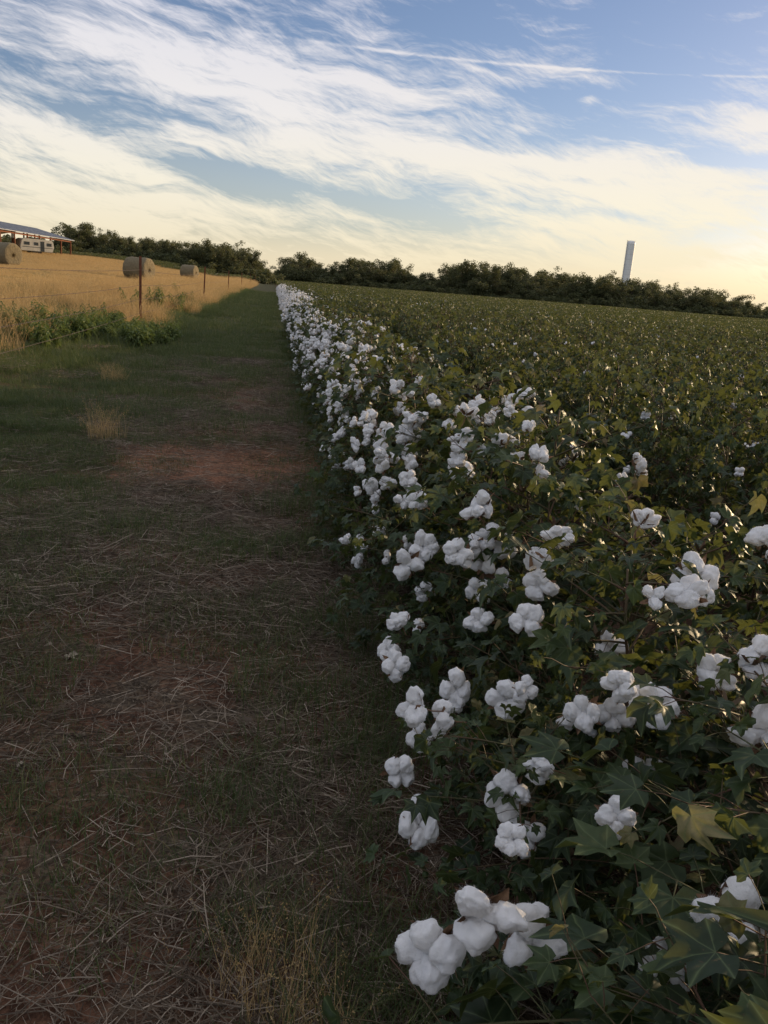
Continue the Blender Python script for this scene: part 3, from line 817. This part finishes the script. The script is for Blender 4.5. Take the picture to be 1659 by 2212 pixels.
for q in [(-1.9,12,12,2.0,.45,-2),(-12,10.1,5,.7,-.55,-5),(19.8,11,6,1.5,-.45,-2),(24,15.7,9,2.4,-.4,0),(9.7,15.8,5,1.0,-.25,0),(3.9,9.1,12,1.1,.4,-6),
          (-3.3,6.1,4.5,.75,-.75,-5),(8.2,5,5,.65,-.55,-4),(24,6.9,8,1.8,.4,-2),(-15,7.4,9,.9,.4,-12),(29.7,10.8,2.6,.7,.6,4),(19.3,12,.7,.4,.45,12),(17,13.6,16,.09,.4,-1.6),(-13,3,8,1.6,.3,0),
          (15,8.4,8,.6,.3,-3),(18,5.6,6,.4,-.35,-3),(28,8.8,5,.45,-.4,3)]:
    cov = t.math('ADD', cov, blob(*q))
cov = t.math('ADD', cov, t.math('MULTIPLY', t.math('SUBTRACT', nA, .5), 2.1))
cov = t.math('ADD', cov, t.math('MULTIPLY', t.math('SUBTRACT', nB, .5), 1.2))
cov = t.math('ADD', cov, t.math('MULTIPLY', t.math('SUBTRACT', nC, .5), .7))
cov = t.math('ADD', cov, t.mr(E, 20, 40, 0, .3))  # extra cloud overhead, out of view, added to raise the ambient fill
fac = t.mr(cov, .12, .96, 0, .96)
fac = t.math('MAXIMUM', fac, t.mr(E, 4.6, .5, 0, .85))
fac = t.math('MAXIMUM', fac, t.mr(E, 12, 5, 0, .12))
warm = t.mr(A, -10, 32, 0, 1)
c = t.ramp(t.math('DIVIDE', E, 40.0, clamp=True), [(0, (.86,.73,.5)), (.05, (.89,.79,.58)), (.14, (.92,.86,.72)), (.25, (.86,.83,.82)), (.42, (.72,.72,.81)), (1, (.92,.92,1.0))])  # last stop: unseen overhead cloud brightened for more fill light
c = t.mix(t.math('MULTIPLY', warm, .8), c, t.mix(1.0, c, (1.06, 1.03, .95), 'MULTIPLY'))
b2 = t.node('ShaderNodeBackground'); t.l.new(c, b2.inputs[0]); b2.inputs[1].default_value = 1.03
ms = t.node('ShaderNodeMixShader'); t.l.new(fac, ms.inputs[0]); t.l.new(b1.outputs[0], ms.inputs[1]); t.l.new(b2.outputs[0], ms.inputs[2]); t.l.new(ms.outputs[0], out.inputs[0])

# ------------------------------------------------------------ sun & camera
sd = Vector((math.sin(math.radians(SUN_AZ))*math.cos(math.radians(SUN_EL)), math.cos(math.radians(SUN_AZ))*math.cos(math.radians(SUN_EL)), math.sin(math.radians(SUN_EL))))
l = bpy.data.lights.new('sun', 'SUN'); l.energy = 5.0; l.angle = math.radians(.6); l.color = (1, .73, .42)
o = bpy.data.objects.new('sun', l); COL.objects.link(o); o.rotation_euler = sd.to_track_quat('Z', 'Y').to_euler()
cd = bpy.data.cameras.new('camera'); cd.sensor_fit = 'VERTICAL'; cd.sensor_height = 36; cd.lens = 29.03; cd.clip_end = 6000; cd.clip_start = .02
co = bpy.data.objects.new('camera', cd); COL.objects.link(co); co.location = (0, 0, 1.5)
co.rotation_euler = (Matrix.Rotation(math.radians(-8.6), 3, 'Z') @ Matrix.Rotation(math.radians(90-15.2), 3, 'X') @ Matrix.Rotation(math.radians(4.6), 3, 'Z')).to_euler()
sc.camera = co
